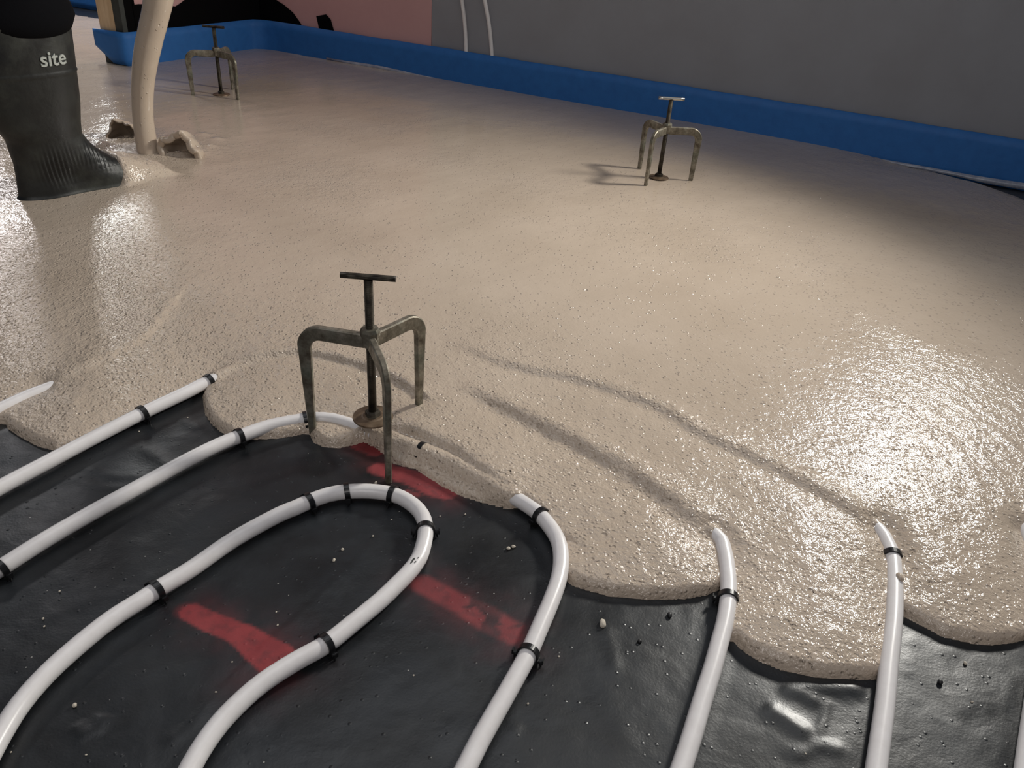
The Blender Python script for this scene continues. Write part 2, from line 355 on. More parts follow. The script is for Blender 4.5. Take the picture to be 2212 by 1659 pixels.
# folds in the sheet
for l, a, wd in [([(1690, 1474), (1760, 1484), (1880, 1490)], .0034, .006), ([(1680, 1480), (1730, 1500), (1784, 1526)], .0026, .005), ([(1790, 1500), (1782, 1540), (1764, 1600)], .0012, .003),
                 ([(1640, 1520), (1700, 1555), (1766, 1600)], .0030, .006), ([(1690, 1640), (1780, 1610), (1850, 1640)], .0018, .005),
                 ([(1290, 1330), (1320, 1400), (1330, 1480)], .0012, .005), ([(1110, 1160), (1150, 1200), (1180, 1260)], .0014, .006),
                 ([(300, 960), (360, 1000), (400, 1040)], .0016, .006), ([(160, 1000), (250, 1030), (330, 1025)], .0010, .004),
                 ([(150, 1030), (230, 1055), (300, 1045)], .0010, .004), ([(200, 1600), (215, 1560), (230, 1540)], .0016, .005), ([(160, 1560), (190, 1600)], .0014, .004),
                 ([(340, 1620), (420, 1560), (460, 1480)], .0010, .005), ([(1060, 1540), (1130, 1590)], .0012, .005), ([(380, 900), (440, 930)], .0012, .005)]:
    d, t, s = seg_dist(X, Y, smooth_path(GP(l), .01)); Z = Z+.75*a*np.exp(-(d/wd/1.5)**2)*sm(t, 0, .25)*(1-sm(t, .75, 1))
for l in ([(845, 1125), (760, 1215), (670, 1300), (560, 1400), (420, 1540)], [(820, 1120), (860, 1160)]):
    d, t, s = seg_dist(X, Y, GP(l), True); Z = Z+.0005*np.where(s > 0, np.exp(-d/.02), 0)
Z = np.clip(Z, -.001, .005)
for P in PIPES:                                                    # the sheet lies flat below the pipes
    d, t, s = seg_dist(X, Y, P[::4]); Z = Z*sm(d, .008, .02)+np.where(d < .02, 0, 0)
paint = np.zeros(X.shape)
def mark(l, wds, soft, amt=1., ends=True):
    global paint
    pts = smooth_path(GP(l), .01); d, t, s = seg_dist(X, Y, pts)
    wd = np.interp(t, np.linspace(0, 1, len(wds)), wds)+.0012*fbm(X, Y, 60, 3, 21)
    core = 1-sm(d, wd-soft, wd+soft*.4); halo = .28*np.exp(-(d/(wd*2.0))**2)*np.clip(.5+fbm(X, Y, 40, 3, 5), 0, 1)
    paint = np.maximum(paint, amt*np.maximum(core, halo))
mark([(412, 1322), (460, 1345), (520, 1370), (565, 1405), (596, 1424)], [.011, .012, .012, .015, .019], .0022, .9)
mark([(402, 1318), (425, 1328)], [.011, .011], .009, .45)
mark([(915, 1262), (980, 1298), (1050, 1335), (1110, 1368)], [.014, .015, .017, .016], .007, .72)
mark([(1100, 1362), (1135, 1385)], [.015, .013], .012, .4)
mark([(775, 962), (808, 975)], [.010, .010], .002, .9)
mark([(818, 1012), (862, 1023), (905, 1038), (940, 1056)], [.013, .014, .016, .016], .003, .85)
mark([(935, 1040), (962, 1062)], [.016, .015], .002, .9)
mark([(880, 1062), (905, 1070)], [.006, .004], .003, .6)
scr = sm(fbm(X, Y, 55, 3, 33), .10, .28)*np.exp(-(seg_dist(X, Y, GP([(1020, 1318), (1070, 1345), (1110, 1365)]))[0]/.018)**2)
paint = paint*(1-.85*scr)
me = grid_mesh('floor', X, Y, Z, np.ones(X.shape, bool), {'paint': paint})
floor = tag(link('floor', me, M_mem), kind='structure')
# ------------------------------------------------------------ the screed
X, Y = fan(-1.75, 1.45, .0031, .33, 4.4, .0031)
d, _, _ = seg_dist(X, Y, EDGE)
ins = inside(X, Y, POLY); dn = d+.0016*fbm(X, Y, 45, 3, 2); sd = np.where(ins, dn, -d)
lipr = .0085
lip = np.where(sd > 0, np.sqrt(np.clip(1-(1-np.clip(sd/lipr, 0, 1))**2, 0, 1)), 0)
T = .0115+(SZ-.0115)*(1-np.exp(-np.clip(sd, 0, 9)/.10))
near = np.exp(-np.clip(sd, 0, 9)/.25)
T = T+(.0011*near+.0003)*fbm(X, Y, 28, 3, 4)+.0012*near*fbm(X, Y, 11, 2, 8)
pimple = np.clip(.06+.8*np.exp(-np.clip(sd, 0, 9)/.16)+.35*np.clip(fbm(X, Y, 5, 3, 61), 0, 1), 0, 1)
for px, py, a_, r_ in [(680, 385, .5, .16), (250, 660, .4, .12), (230, 560, .5, .14), (600, 700, .3, .12), (1100, 740, .35, .10), (1500, 520, .2, .2)]:
    c_ = G(px, py, SZ); pimple = np.clip(pimple+a_*np.exp(-((X-c_.x)**2+(Y-c_.y)**2)/r_**2), 0, 1)
for l, A, wd, L in steps:
    dd, t, s = seg_dist(X, Y, smooth_path(GP(l, .022), .012), True); q = dd*s
    fade = sm(t, 0, .25)*(1-.0*t)
    dd2 = q+.002*fbm(X, Y, 50, 2, 6)
    T = T+A*np.tanh(dd2/wd)*np.exp(-(dd/L)**2)*fade
    ridge = np.exp(-((q-wd*1.6)/(wd*1.4))**2)*fade
    T = T+.0016*ridge*(.4+fbm(X, Y, 90, 2, 12))*t; pimple = np.clip(pimple+.8*ridge+.25*np.exp(-(dd/.06)**2)*fade, 0, 1)
for b in buried:                                                   # skin of screed over the pipes just under it
    dd, t, s = seg_dist(X, Y, b); cover = PZ+PR+.0012-dd*dd/(2*.011)
    k = .0015; T = np.where(dd < .05, np.maximum(T, cover)+k*np.exp(-((T-cover)/k)**2)*.3, T)
for l in bare:                                                     # the pour is thin where a pipe still shows
    dd, t, s = seg_dist(X, Y, smooth_path(GP(l, PZ), .012)); T = T-np.clip(T-.0125, 0, 1)*np.exp(-(dd/.020)**2)
# ripples left by the spreading pour
c1 = G(1760, 1010); r = np.hypot((X-c1.x), (Y-c1.y)); wv = np.sin((r+.006*fbm(X, Y, 9, 2, 7))*2*math.pi/.030)*np.exp(-((r-.26)/.13)**2)
T = T+(.00022*wv)*sm(X, -.1, .15)
T = T+.0007*fbm(X, Y, 4.5, 2, 77)
T = T+.0006*fbm(X*.6+Y*.8, (Y*.6-X*.8)*3.2, 7, 3, 14)*sm(Y, .7, 1.3)+.0010*fbm(X, Y, 2.2, 2, 19)*sm(Y, .9, 1.6)
ring = G(1850, 900); r2 = np.hypot((X-ring.x)*1.0, (Y-ring.y))
pimple = np.clip(pimple+.30*np.exp(-(r2/.26)**2), 0, 1)
streak = np.exp(-(seg_dist(X, Y, GP([(300, 400), (260, 560), (270, 760)]))[0]/.12)**2); pimple = np.clip(pimple+.22*streak, 0, 1)
# disturbed area round the stream, the boot and the splashes
def bump_at(px, py, amp, rx, ry, rot=0, z=SZ):
    global T
    c = G(px, py, z); a = math.cos(rot); b = math.sin(rot); dx = X-c.x; dy = Y-c.y
    q = ((dx*a+dy*b)/rx)**2+((-dx*b+dy*a)/ry)**2; T = T+amp*np.exp(-q)
    return q
n_ = fbm(X, Y, 55, 3, 40)
q = bump_at(330, 318, .016, .075, .05); T = T+.004*n_*np.exp(-q*.5); pimple = np.clip(pimple+.8*np.exp(-q*.25), 0, 1)
q = bump_at(262, 345, .006, .05, .04); T = T+.004*n_*np.exp(-q)
q = bump_at(300, 385, .008, .06, .028, .25); T = T+.003*n_*np.exp(-q)
tq = G(300, 372, SZ); td = flat(G(352, 366, SZ)-G(44, 430, SZ)).normalized(); tx = (X-tq.x)*td.x+(Y-tq.y)*td.y; ty = -(X-tq.x)*td.y+(Y-tq.y)*td.x
tm_ = sm(tx, -.082, -.055)*(1-sm(tx, .03, .070))*np.clip(1-(ty/.072)**4, 0, 1)
T = np.where(tm_ > .001, np.maximum(T, SZ+(.056-.36*np.clip(tx+.06, 0, 1)+.004*n_)*tm_), T); pimple = np.clip(pimple+.6*tm_, 0, 1)
bump_at(206, 322, .020, .036, .040)
def crater(px, py, rx, ry, rim, depth, rot=0):
    global T, pimple
    c = G(px, py, SZ); a = math.cos(rot); b = math.sin(rot); dx = X-c.x; dy = Y-c.y
    rr = np.sqrt(((dx*a+dy*b)/rx)**2+((-dx*b+dy*a)/ry)**2)*(1+.12*n_)
    hole_ = 1-sm(rr, .72, 1.05)
    T = T+rim*np.exp(-((rr-1.18)/.20)**2)*(1+.5*n_); T = T*(1-hole_)-depth*hole_; pimple = np.clip(pimple+.7*np.exp(-(rr/2)**2), 0, 1)
crater(384, 322, .036, .040, .006, .001)
crater(268, 296, .034, .036, .004, .001)
T = np.where(np.hypot(X-G(323, 330, SZ).x, Y-G(323, 330, SZ).y) < .02, np.maximum(T, SZ), T)
for px, py in [(440, 290), (455, 315), (430, 330), (470, 300)]: bump_at(px, py, .004, .014, .010)
h = T*lip
for b in buried:
    dd, t, s = seg_dist(X, Y, b); cover = PZ+PR+.0010-dd*dd/(2*.012)+.0006*fbm(X, Y, 70, 2, 50)
    h = np.where((dd < .016) & ins, np.maximum(h, cover), h)
h = np.where(ins, np.maximum(h, np.where(sd < .0005, -.002, -.004)), -.003)
# trim at the walls
bw = (X-W0.x)*en.x+(Y-W0.y)*en.y
keep = (h > -.0025) & (bw > -.010)
me = grid_mesh('wet_screed', X, Y, h, keep, {'pimple': pimple})
screed = tag(link('wet_screed', me, M_scr), 'wet beige screed covering the floor, its scalloped edge stopping between the white pipes', 'screed', kind='stuff')
ii = np.linspace(0, X.shape[0]-1, 5)
def H_at(x, y):                                                    # screed height at a point
    r_ = int(round(math.log(y/.33)/.0031)); c_ = int(round((x/y+1.75)/.0031)); return float(h[min(max(r_, 0), h.shape[0]-1), min(max(c_, 0), h.shape[1]-1)])
# ------------------------------------------------------------ heating pipes
plabels = ['outermost white heating pipe, surfacing at the far left and between the two right screed lobes',
           'white heating pipe ending at a clip in the screed left, emerging beside the middle lobe',
           'white heating pipe passing below the near tripod disc and curving down beside the left lobe',
           'innermost white heating pipe, a fully exposed hairpin loop on the black sheet',
           'white heating pipe just showing at the right edge beyond the last screed lobe']
for P, lb in zip(PIPES, plabels):
    o = link('heating_pipe', from_bm('heating_pipe', tube(P, PR, 22)), M_pipe)
    tag(o, lb, 'pipe', 'underfloor heating pipes laid in loops on the membrane')
def nearest(P, v):
    i = min(range(len(P)), key=lambda k: (P[k].xy-v.xy).length); t = (P[min(i+1, len(P)-1)]-P[max(i-1, 0)]).normalized(); return P[i], t
def clip_parts():
    bm = bmesh.new(); R0, R1, hw = PR+.0001, PR+.0021, .0030; rings = []
    for k in range(25):
        a = math.radians(-20+220*k/24); ca, sa = math.cos(a), math.sin(a)
        rings.append([bm.verts.new((x, r_*ca, r_*sa)) for x, r_ in ((-hw, R0), (hw, R0), (hw, R1), (-hw, R1))])
    for A, B in zip(rings, rings[1:]):
        for k in range(4): bm.faces.new((A[k], A[(k+1) % 4], B[(k+1) % 4], B[k]))
    bm.faces.new(rings[0]); bm.faces.new(rings[-1])
    for s in (-1, 1): box(bm, (0, s*(PR+.0010), -.0060), (.0058, .0024, .0100), bev=.0004)
    box(bm, (0, 0, -PR-.0011), (.0060, .021, .0020), bev=.0003)   # saddle under the pipe
    arch = from_bm('arch', bm)
    bm = bmesh.new(); box(bm, (0, PR+.0038, -.0035), (.0046, .0052, .0030), bev=.0005); box(bm, (0, PR+.0062, -.0022), (.0052, .0014, .0056), bev=.0004)
    tab = from_bm('tab', bm)
    bm = bmesh.new(); tube([Vector((0, PR+.0040, -.0050)), Vector((0, PR+.0044, -PZ+.0008))], lambda f: .0016-.0006*f, 8, bm=bm); barb = from_bm('barb', bm)
    return arch, tab, barb
arch_me, tab_me, barb_me = clip_parts()
for me_ in (arch_me, tab_me, barb_me):
    me_.materials.append(M_clip)
arch_me.polygons.foreach_set('use_smooth', [False]*len(arch_me.polygons))
clips = [(1, (307, 893), 'black clip holding the left pipe above the bare sheet patch, against the screed'),
         (1, (452, 825), 'black clip at the point where the left pipe vanishes into screed'),
         (2, (517, 943), 'black clip on the pipe left of the near tripod, where the screed lobe touches it'),
         (2, (661, 905), 'black clip right against the left foot of the near tripod'),
         (3, (323, 1284), 'black clip on the left arm of the hairpin pipe, left of the red mark'),
         (3, (664, 1086), 'leftmost of the three clips on the bend of the hairpin pipe'),
         (3, (750, 1062), 'middle one of the three clips on top of the hairpin bend'),
         (3, (849, 1068), 'black clip beside the front foot of the near tripod'),
         (3, (919, 1142), 'black clip with both tabs showing at the right of the hairpin bend'),
         (3, (696, 1396), 'black clip on the right arm of the hairpin pipe, right of the red mark'),
         (2, (1166, 1113), 'black clip where the middle pipe comes out from under the screed'),
         (2, (1139, 1417), 'black clip at the lower end of the long red mark'),
         (1, (1573, 1290), 'black clip on the pipe between the left and middle screed lobes'),
         (0, (1924, 1196), 'black clip half sunk in screed on the rightmost long pipe'),
         (2, (-2, 1230), 'black clip cut by the left edge of the photo'),
         (2, (914, 973), 'black clip almost buried in screed right of the near tripod'),
         (4, (2243, 1300), 'black clip on the pipe at the right edge of the photo')]
hp = [o for o in sc.collection.objects if o.name.startswith('heating_pipe')][3]
for mx, my, a_, b_ in [(893, 1210, .0030, .0011), (889, 1216, .0022, .0009), (897, 1215, .0016, .0007), (903, 1206, .0012, .0005)]:
    g0 = G(mx, my, PZ+PR*.9); p_, t_ = nearest(PIPES[3], g0); sd_ = Vector((-t_.y, t_.x, 0)); off = max(-.006, min(.006, (g0-p_).dot(sd_))); bm = bmesh.new()
    bmesh.ops.create_circle(bm, cap_ends=True, radius=1, segments=9)
    for v in bm.verts:
        q_ = off+v.co.y*b_*(1+.3*math.sin(v.co.x*9)); v.co = p_+t_*(v.co.x*a_+(g0-p_).dot(t_))+sd_*q_+Vector((0, 0, math.sqrt(PR*PR-q_*q_)+.00025))
    link('scuff_mark', from_bm('scuff_mark', bm), M_dark, hp)
for pi, px, lb in clips:
    p, t = nearest(PIPES[pi], G(*px, PZ))
    if px == (-2, 1230): p, t = nearest(PIPES[2], G(-6, 1238, PZ))
    e = empty('pipe_clip', p, math.atan2(t.y, t.x)); tag(e, lb, 'pipe clip', 'black staple clips over the heating pipes')
    a = bpy.data.objects.new('arch', arch_me); sc.collection.objects.link(a); a.parent = e; a.rotation_euler = (0, random.uniform(-.12, .12), 0)
    for s in (0, math.pi):
        tb = bpy.data.objects.new('tab', tab_me); sc.collection.objects.link(tb); tb.parent = e; tb.rotation_euler = (0, 0, s)
        bb = bpy.data.objects.new('barb', barb_me); sc.collection.objects.link(bb); bb.parent = tb
# ------------------------------------------------------------ levelling tripods
R_, ZA = .1358*S, .2484*S; ZT, ZB = .2817*S-.004, .2318*S+.002; LR = .3131*S; RD = .0416*S
def tripod_meshes():
    path = []; r1 = .0065; cr = .021; za = ZA
    for k in range(6): path.append(Vector((r1+(R_-cr-r1)*k/5, 0, za-.0015+.0015*k/5)))
    for k in range(1, 15):
        a = math.pi/2*k/14; path.append(Vector((R_-cr+cr*math.sin(a), 0, za-cr+cr*math.cos(a))))
    for k in range(1, 11): path.append(Vector((R_-.0015*k/10, 0, (za-cr)*(1-k/10)+.0002)))
    leg = from_bm('leg', sweep_rect(path, lambda f: .0085-.0015*f, lambda f: (.0185-.003*f) if f < .62 else .01664-.0085*(f-.62)/.38, (0, 1, 0)))
    hub = lathe([(.0085, ZB), (.0100, ZB+.003), (.0105, ZB+.012), (.0118, ZB+.014), (.0118, ZT-.004), (.0100, ZT)], 8)
    hub = from_bm('hub', hub)
    bm = bmesh.new(); tube([Vector((0, 0, .002)), Vector((0, 0, LR-.002))], .0052, 18, bm=bm); rod = from_bm('threaded_rod', bm)
    bm = bmesh.new(); pts = [Vector((-.031+.062*k/6, 0, LR+.001)) for k in range(7)]; tube(pts, .0036, 14, bm=bm); handle = from_bm('handle', bm)
    disc = from_bm('disc', lathe([(.001, 0), (RD-.001, 0), (RD, .001), (RD-.0006, .0026), (.014, .0034), (.012, .0042), (.001, .0045)], 48))
    nut = from_bm('nut', lathe([(.0095, .0035), (.0098, .010), (.007, .0118)], 6))
    for a, m_ in ((leg, M_steel), (hub, M_steel), (rod, M_rod), (handle, M_rod), (disc, M_rust), (nut, M_rod)): a.materials.append(m_)
    for a in (rod, handle): a.polygons.foreach_set('use_smooth', [len(p.vertices) <= 4 for p in a.polygons])
    return leg, hub, rod, handle, disc, nut
M_rust = simple('rusty_plate', (.22, .155, .10), .5, .4, nz=(80, (.09, .055, .03)), bump=(120, .0005))
legm, hubm, rodm, handm, discm, nutm = tripod_meshes()
hands = handm.copy(); hands.materials[0] = simple('bright_worn_steel', (.62, .60, .55), .32, 1)
def child(name, me_, parent, loc=(0, 0, 0), rz=0):
    o = bpy.data.objects.new(name, me_); sc.collection.objects.link(o); o.parent = parent; o.location = loc; o.rotation_euler = (0, 0, rz); return o
for (cx, cy, yaw, zd, lx, ly, hr), lb in zip(
        [(-.280, 1.358, .93, .067, -.007, -.007, .0), (.536, 3.300, .017, .054, -.002, .007, .08), (-1.579, 4.120, 1.483, .053, -.003, -.003, .0)],
        ['rusty steel three-legged screed level gauge standing at the wet edge in the foreground', 'steel three-legged level gauge with shiny top bar in screed near the grey wall',
         'small far-off steel three-legged level gauge in the screed near the room corner']):
    e = empty('level_tripod', (cx*S, cy*S, 0), 0); tag(e, lb, 'level gauge', 'steel tripods marking the screed level')
    e.rotation_euler = (-ly, lx, 0)
    for k in range(3): child('leg', legm, e, rz=yaw+k*2*math.pi/3)
    child('hub', hubm, e, rz=yaw)
    rd = child('threaded_rod', rodm, e, (0, 0, zd*S)); child('handle', handm if hr == 0 else hands, rd, rz=hr); dk = child('disc', discm, e, (0, 0, zd*S-.001)); child('nut', nutm, dk)
# ------------------------------------------------------------ blue edge strip
def ribbon(name, base, z0f, z1f, th, mat, parent=None, nz=6, wob=.0):
    path = base; bm = bmesh.new(); cols = []
    L = 0; acc = [0]
    for a, b in zip(path, path[1:]): L += (b-a).length; acc.append(L)
    for i, p in enumerate(path):
        t = (path[min(i+1, len(path)-1)]-path[max(i-1, 0)]).normalized(); nrm = Vector((t.y, -t.x, 0))
        f = acc[i]/L; z0, z1 = z0f(f), z1f(f); col = []
        for k in range(nz+1):
            z = z0+(z1-z0)*k/nz; o = wob*math.sin(i*.7)*(k/nz)
            col.append((bm.verts.new(p+nrm*(th/2+o)+Vector((0, 0, z))), bm.verts.new(p+nrm*(-th/2+o)+Vector((0, 0, z)))))
        cols.append(col)
    for A, B in zip(cols, cols[1:]):
        for k in range(nz):
            bm.faces.new((A[k][0], B[k][0], B[k+1][0], A[k+1][0])); bm.faces.new((A[k][1], A[k+1][1], B[k+1][1], B[k][1]))
        bm.faces.new((A[nz][0], B[nz][0], B[nz][1], A[nz][1])); bm.faces.new((A[0][0], A[0][1], B[0][1], B[0][0]))
    for c in (cols[0], cols[-1]):
        for k in range(nz): bm.faces.new((c[k][0], c[k+1][0], c[k+1][1], c[k][1]))
    return link(name, from_bm(name, bm), mat, parent)
def flat(v): return Vector((v.x, v.y, 0))
corner = [A0-(B0-A0).normalized()*.012, A0+(B0-A0)*.25, A0+(B0-A0)*.7, B0-(B0-A0).normalized()*.012, B0+ld*.02, B0+ld*.1, B0+ld*.3, Cc-ld*.07, Cc-ld*.02+ex*.018, Cc+ex*.07, Cc+ex*.2]
run = corner+[W0+ex*t for t in np.linspace(tC+.35, 2.9, 14)]
sp = smooth_path(run, .012)
# cumulative length fractions for the part round the partition end
Ls = [0]
for a, b in zip(sp, sp[1:]): Ls.append(Ls[-1]+(b-a).length)
LT = Ls[-1]
def frac_of(v): return Ls[min(range(len(sp)), key=lambda k: (sp[k]-v).length)]/LT
fB = frac_of(B0); fC = frac_of(Cc)
def bot(f):
    if f < fB*1.3: return .030+.050*max(0, 1-f/(fB*.55))*1.0+(.004 if f < fB else 0)
    return .002
strip = ribbon('edge_strip', sp, bot, lambda f: TOP+.0006*math.sin(f*40)+(.0004*math.sin(f*130)), .006, M_blue, nz=5)
tag(strip, 'blue foam perimeter strip standing along the foot of the pink and grey walls', 'edge strip')
def wall_pt(px, py, off=.0): return onplane(px, py, W0+en*off, en)
def skirt(x0, x1, pts, name='film_skirt'):
    V = []; Fc = []
    for px, ya, yb in pts:
        a = wall_pt(px, ya, .004); b = wall_pt(px, yb, .007); V += [a, b]
    for k in range(len(pts)-1): Fc.append((2*k, 2*k+1, 2*k+3, 2*k+2))
    o = link(name, mesh(name, V, Fc), M_film, strip); md = o.modifiers.new('thick', 'SOLIDIFY'); md.thickness = .0006; return o
skirt(0, 0, [(705, 124, 127), (745, 131, 136), (790, 137, 145), (830, 144, 151), (870, 153, 159), (905, 161, 164), (940, 168, 169)])
skirt(0, 0, [(1780, 323, 325), (1850, 335, 340), (1920, 346, 352), (1990, 358, 366), (2060, 371, 380), (2130, 383, 396), (2212, 395, 410), (2330, 412, 430)])
# ------------------------------------------------------------ timber end post and the black sheet behind the strip
jd = (B0-A0).normalized(); jb = ld
def obox(name, c, axx, lx, ly, z0, z1, mat):
    ay = Vector((-axx.y, axx.x, 0)); pts = [c-axx*lx/2-ay*ly/2, c+axx*lx/2-ay*ly/2, c+axx*lx/2+ay*ly/2, c-axx*lx/2+ay*ly/2]
    return prism(name, pts, z0, z1, mat)
jn = Vector((jd.y, -jd.x, 0)); 
if jn.dot(-A0) < 0: jn = -jn                                       # towards the camera
def on_j(px, py): return onplane(px, py, A0-jn*.006, jn)
q1 = flat(on_j(213, 40)); q2 = flat(on_j(246, 40)); q3 = flat(on_j(262, 40))
post = prism('timber_post', [q1, q2, q2-jn*.09, q1-jn*.09], .085, 2.4, M_wood); foot_ = prism('post_foot', [q1, q2, q2-jn*.09, q1-jn*.09], 0, .085, M_dark, post); tag(foot_, 'dark grey foot'); tag(post, 'pale sawn timber post ending the partition, wrapped in blue strip', 'post')
post_shaded_side = prism('timber_post', [q2+jd*.001, q3, q3-jn*.09, q2+jd*.001-jn*.09], .0, 2.4, M_dark); tag(post_shaded_side, 'shaded side of the timber post at the partition end, its shade painted dark', 'post')  # the post's side face in shadow, its shade put into a dark colour
# black sheet following the left partition and rounding the corner
prof = [(255, -40), (284, -30), (285, 10), (300, 9), (340, 9), (380, 14), (392, 6), (410, -8), (470, -30), (556, -30), (590, -4), (612, 10), (632, 27), (643, 42), (650, 52)]
V = []; Fc = []; TH = .004
lnn = -ln
def sheet_pt(px, py):
    a = onplane(px, py, B0+lnn*-.007, ln); b = onplane(px, py, W0-en*.007, en)
    return a if (a-C0).dot(ld) < 0 else b
for px, py in prof:
    t = sheet_pt(px, py); m_ = t.copy(); m_.z = t.z*.6; b = t.copy(); b.z = .03
    V += [t, m_, b]
for k in range(len(prof)-1):
    for j in range(2): Fc.append((3*k+j, 3*k+j+1, 3*k+4+j, 3*k+3+j))
sh = link('polythene_sheet', mesh('polythene_sheet', V, Fc), M_black, None, False); md = sh.modifiers.new('thick', 'SOLIDIFY'); md.thickness = .002
tag(sh, 'large piece of black polythene hanging in the corner behind the blue strip', 'plastic sheet')
# black flap on the pink wall
fl = [(683, 35), (704, 31), (714, 42), (721, 66), (690, 66)]
V = [wall_pt(x, y, -.0095+.003*(k in (1, 2))) for k, (x, y) in enumerate(fl)]
V += [v+en*-.0012 for v in V]; n = 5
o = link('membrane_flap', mesh('membrane_flap', V, [tuple(range(n)), tuple(range(2*n-1, n-1, -1))]+[(k, (k+1) % n, n+(k+1) % n, n+k) for k in range(n)]), M_black, None, False)
tag(o, 'small black plastic flap poking up behind the blue strip on the pink wall', 'plastic flap')
# pipes rising at the grey wall
for pts, lb in [([(1007, 120, -.004), (1006, 80, -.004), (1003, 40, .002), (998, 0, .012), (992, -60, .03), (985, -130, .05)], 'left one of two white pipes rising behind the blue strip at the grey wall'),
                ([(1063, 128, -.004), (1061, 95, -.004), (1056, 50, .004), (1047, 0, .016), (1035, -50, .03), (1020, -120, .05)], 'right one of two white pipes rising behind the blue strip at the grey wall')]:
    P = [wall_pt(x, y, o_) for x, y, o_ in pts]; P[0] = P[1]+(P[0]-P[1]).normalized()*.09
    o = link('riser_pipe', from_bm('riser_pipe', tube(smooth_path(P, .01), .0066, 16)), M_pipe); tag(o, lb, 'pipe', 'white pipes rising at the grey wall')
# ------------------------------------------------------------ the room beyond
fr = G(195, 8, SZ); fr0 = flat(fr)
wf = prism('wall_far', [fr0-ex*2.2-en*.02, fr0+ex*.5-en*.02, fr0+ex*.5-en*.12, fr0-ex*2.2-en*.12], 0, 2.4, M_grey); tag(wf, kind='structure')
fs = ribbon('edge_strip', [fr0+ex*t-en*.015 for t in np.linspace(-2.1, .45, 20)], lambda f: .002, lambda f: TOP+.02, .006, M_blue)
tag(fs, 'blue foam strip glimpsed in the bright room beyond the timber post', 'edge strip')
# ------------------------------------------------------------ person: leg with rubber boot
heel = G(44, 430, SZ); toe = G(352, 366, SZ); fdir = flat(toe-heel); FL = .300
fdir.normalize(); boot_rz = math.atan2(fdir.y, fdir.x)
sole_o = flat(heel)-fdir*.004
per = empty('person', flat(heel)+fdir*.08, boot_rz); tag(per, 'person standing in wet screed, one leg seen, black trousers over a muddy rubber boot', 'person', kind=None)
# boot: levels of plan outlines; x from heel back (0) to toe (FL), z up. (z, back, front, half width, ankle-ness)
lv = [(.000, .000, .288, .043), (.012, -.003, .294, .046), (.028, -.003, .297, .048), (.036, .000, .295, .048), (.048, .001, .284, .047), (.057, .002, .262, .045), (.064, .003, .238, .043), (.072, .004, .212, .042),
      (.084, .005, .188, .042), (.098, .006, .170, .043), (.116, .004, .154, .044), (.140, .002, .141, .046), (.165, -.010, .143, .051), (.200, -.020, .147, .056), (.240, -.027, .151, .060), (.290, -.031, .155, .064), (.338, -.032, .158, .066), (.350, -.033, .158, .067)]
lv = np.array(lv); zz = np.concatenate([np.linspace(0, .13, 66), np.linspace(.133, .350, 60)])
cols = [np.interp(zz, lv[:, 0], lv[:, i]) for i in (1, 2, 3)]
NS = 240; V = []; Fc = []
SH = -.08
for zi, (z, b, f, hw) in enumerate(zip(zz, *cols)):
    cx_ = (b+f)/2; ax = (f-b)/2
    for k in range(NS):
        a = 2*math.pi*k/NS; ca, sa = math.cos(a), math.sin(a); e = 2/2.35
        x = cx_+ax*math.copysign(abs(ca)**e, ca); u = (x-b)/max(f-b, 1e-6)
        foot = 1-min(1, max(0, (z-.05)/.07))
        wv_ = hw*(1-foot*.20*math.exp(-((u-.38)/.16)**2)-foot*.12*(1-u)**2)
        if z > .09: wv_ *= 1
        y = wv_*math.copysign(abs(sa)**e, sa)
        nx, ny = ca/ax*hw, sa; ln_ = math.hypot(nx, ny)+1e-9; nx, ny = nx/ln_, ny/ln_
        d_ = 0
        # flexing ribs: over the instep and on the outer ankle
        fr_ = ca > .15 and .055 < z < .125
        if fr_: d_ += .0030*(.5+.5*math.sin((x-.13)*2*math.pi/.0085))*math.exp(-((z-.088)/.024)**2)*min(1, (ca-.15)*4)
        r_side = math.exp(-(((x-.068)/.024)**2+((z-.088)/.026)**2))
        d_ += .0040*(.5+.5*math.sin((x+z*.15)*2*math.pi/.0080))*min(1, r_side*1.6)*(abs(sa) > .4)
        if z > .13: d_ += .0012*(.5+.5*math.sin(z*2*math.pi/.0048))*math.exp(-((a if a < math.pi else a-2*math.pi)/.16)**2)*(z < .252)
        d_ += .0022*math.exp(-((z-.030)/.004)**2)+.0016*math.exp(-((z-.262)/.0018)**2)+.0016*math.exp(-((z-.345)/.004)**2)
        d_ += .0025*math.sin(z*38+a*2)*math.exp(-((z-.17)/.05)**2)*.6
        V.append((x+nx*d_+SH, y+ny*d_, z))
for i in range(len(zz)-1):
    for k in range(NS): Fc.append((i*NS+k, i*NS+(k+1) % NS, (i+1)*NS+(k+1) % NS, (i+1)*NS+k))
Fc.append(tuple(range(NS-1, -1, -1)))
boot = link('rubber_boot', mesh('rubber_boot', V, Fc), M_boot, per)
# lettering raised on the shaft
tc = bpy.data.curves.new('lettering', 'FONT'); tc.body = 'site'; tc.size = .036; tc.offset = .0005; tc.extrude = .0008; tc.align_x = 'CENTER'; tc.space_character = 1.02
to = bpy.data.objects.new('lettering_src', tc); sc.collection.objects.link(to)
dg = bpy.context.evaluated_depsgraph_get(); tm = bpy.data.meshes.new_from_object(to.evaluated_get(dg)); bpy.data.objects.remove(to)
bmt = bmesh.new(); bmt.from_mesh(tm); bmesh.ops.triangulate(bmt, faces=bmt.faces)
for _ in range(3):
    lg = [e_ for e_ in bmt.edges if e_.calc_length() > .0025]
    if lg: bmesh.ops.subdivide_edges(bmt, edges=lg, cuts=1); bmesh.ops.triangulate(bmt, faces=bmt.faces)
bvh = BVHTree.FromPolygons([Vector(v) for v in V], Fc)
Mi = (Matrix.Translation(per.location) @ Matrix.Rotation(boot_rz, 4, 'Z')).inverted()
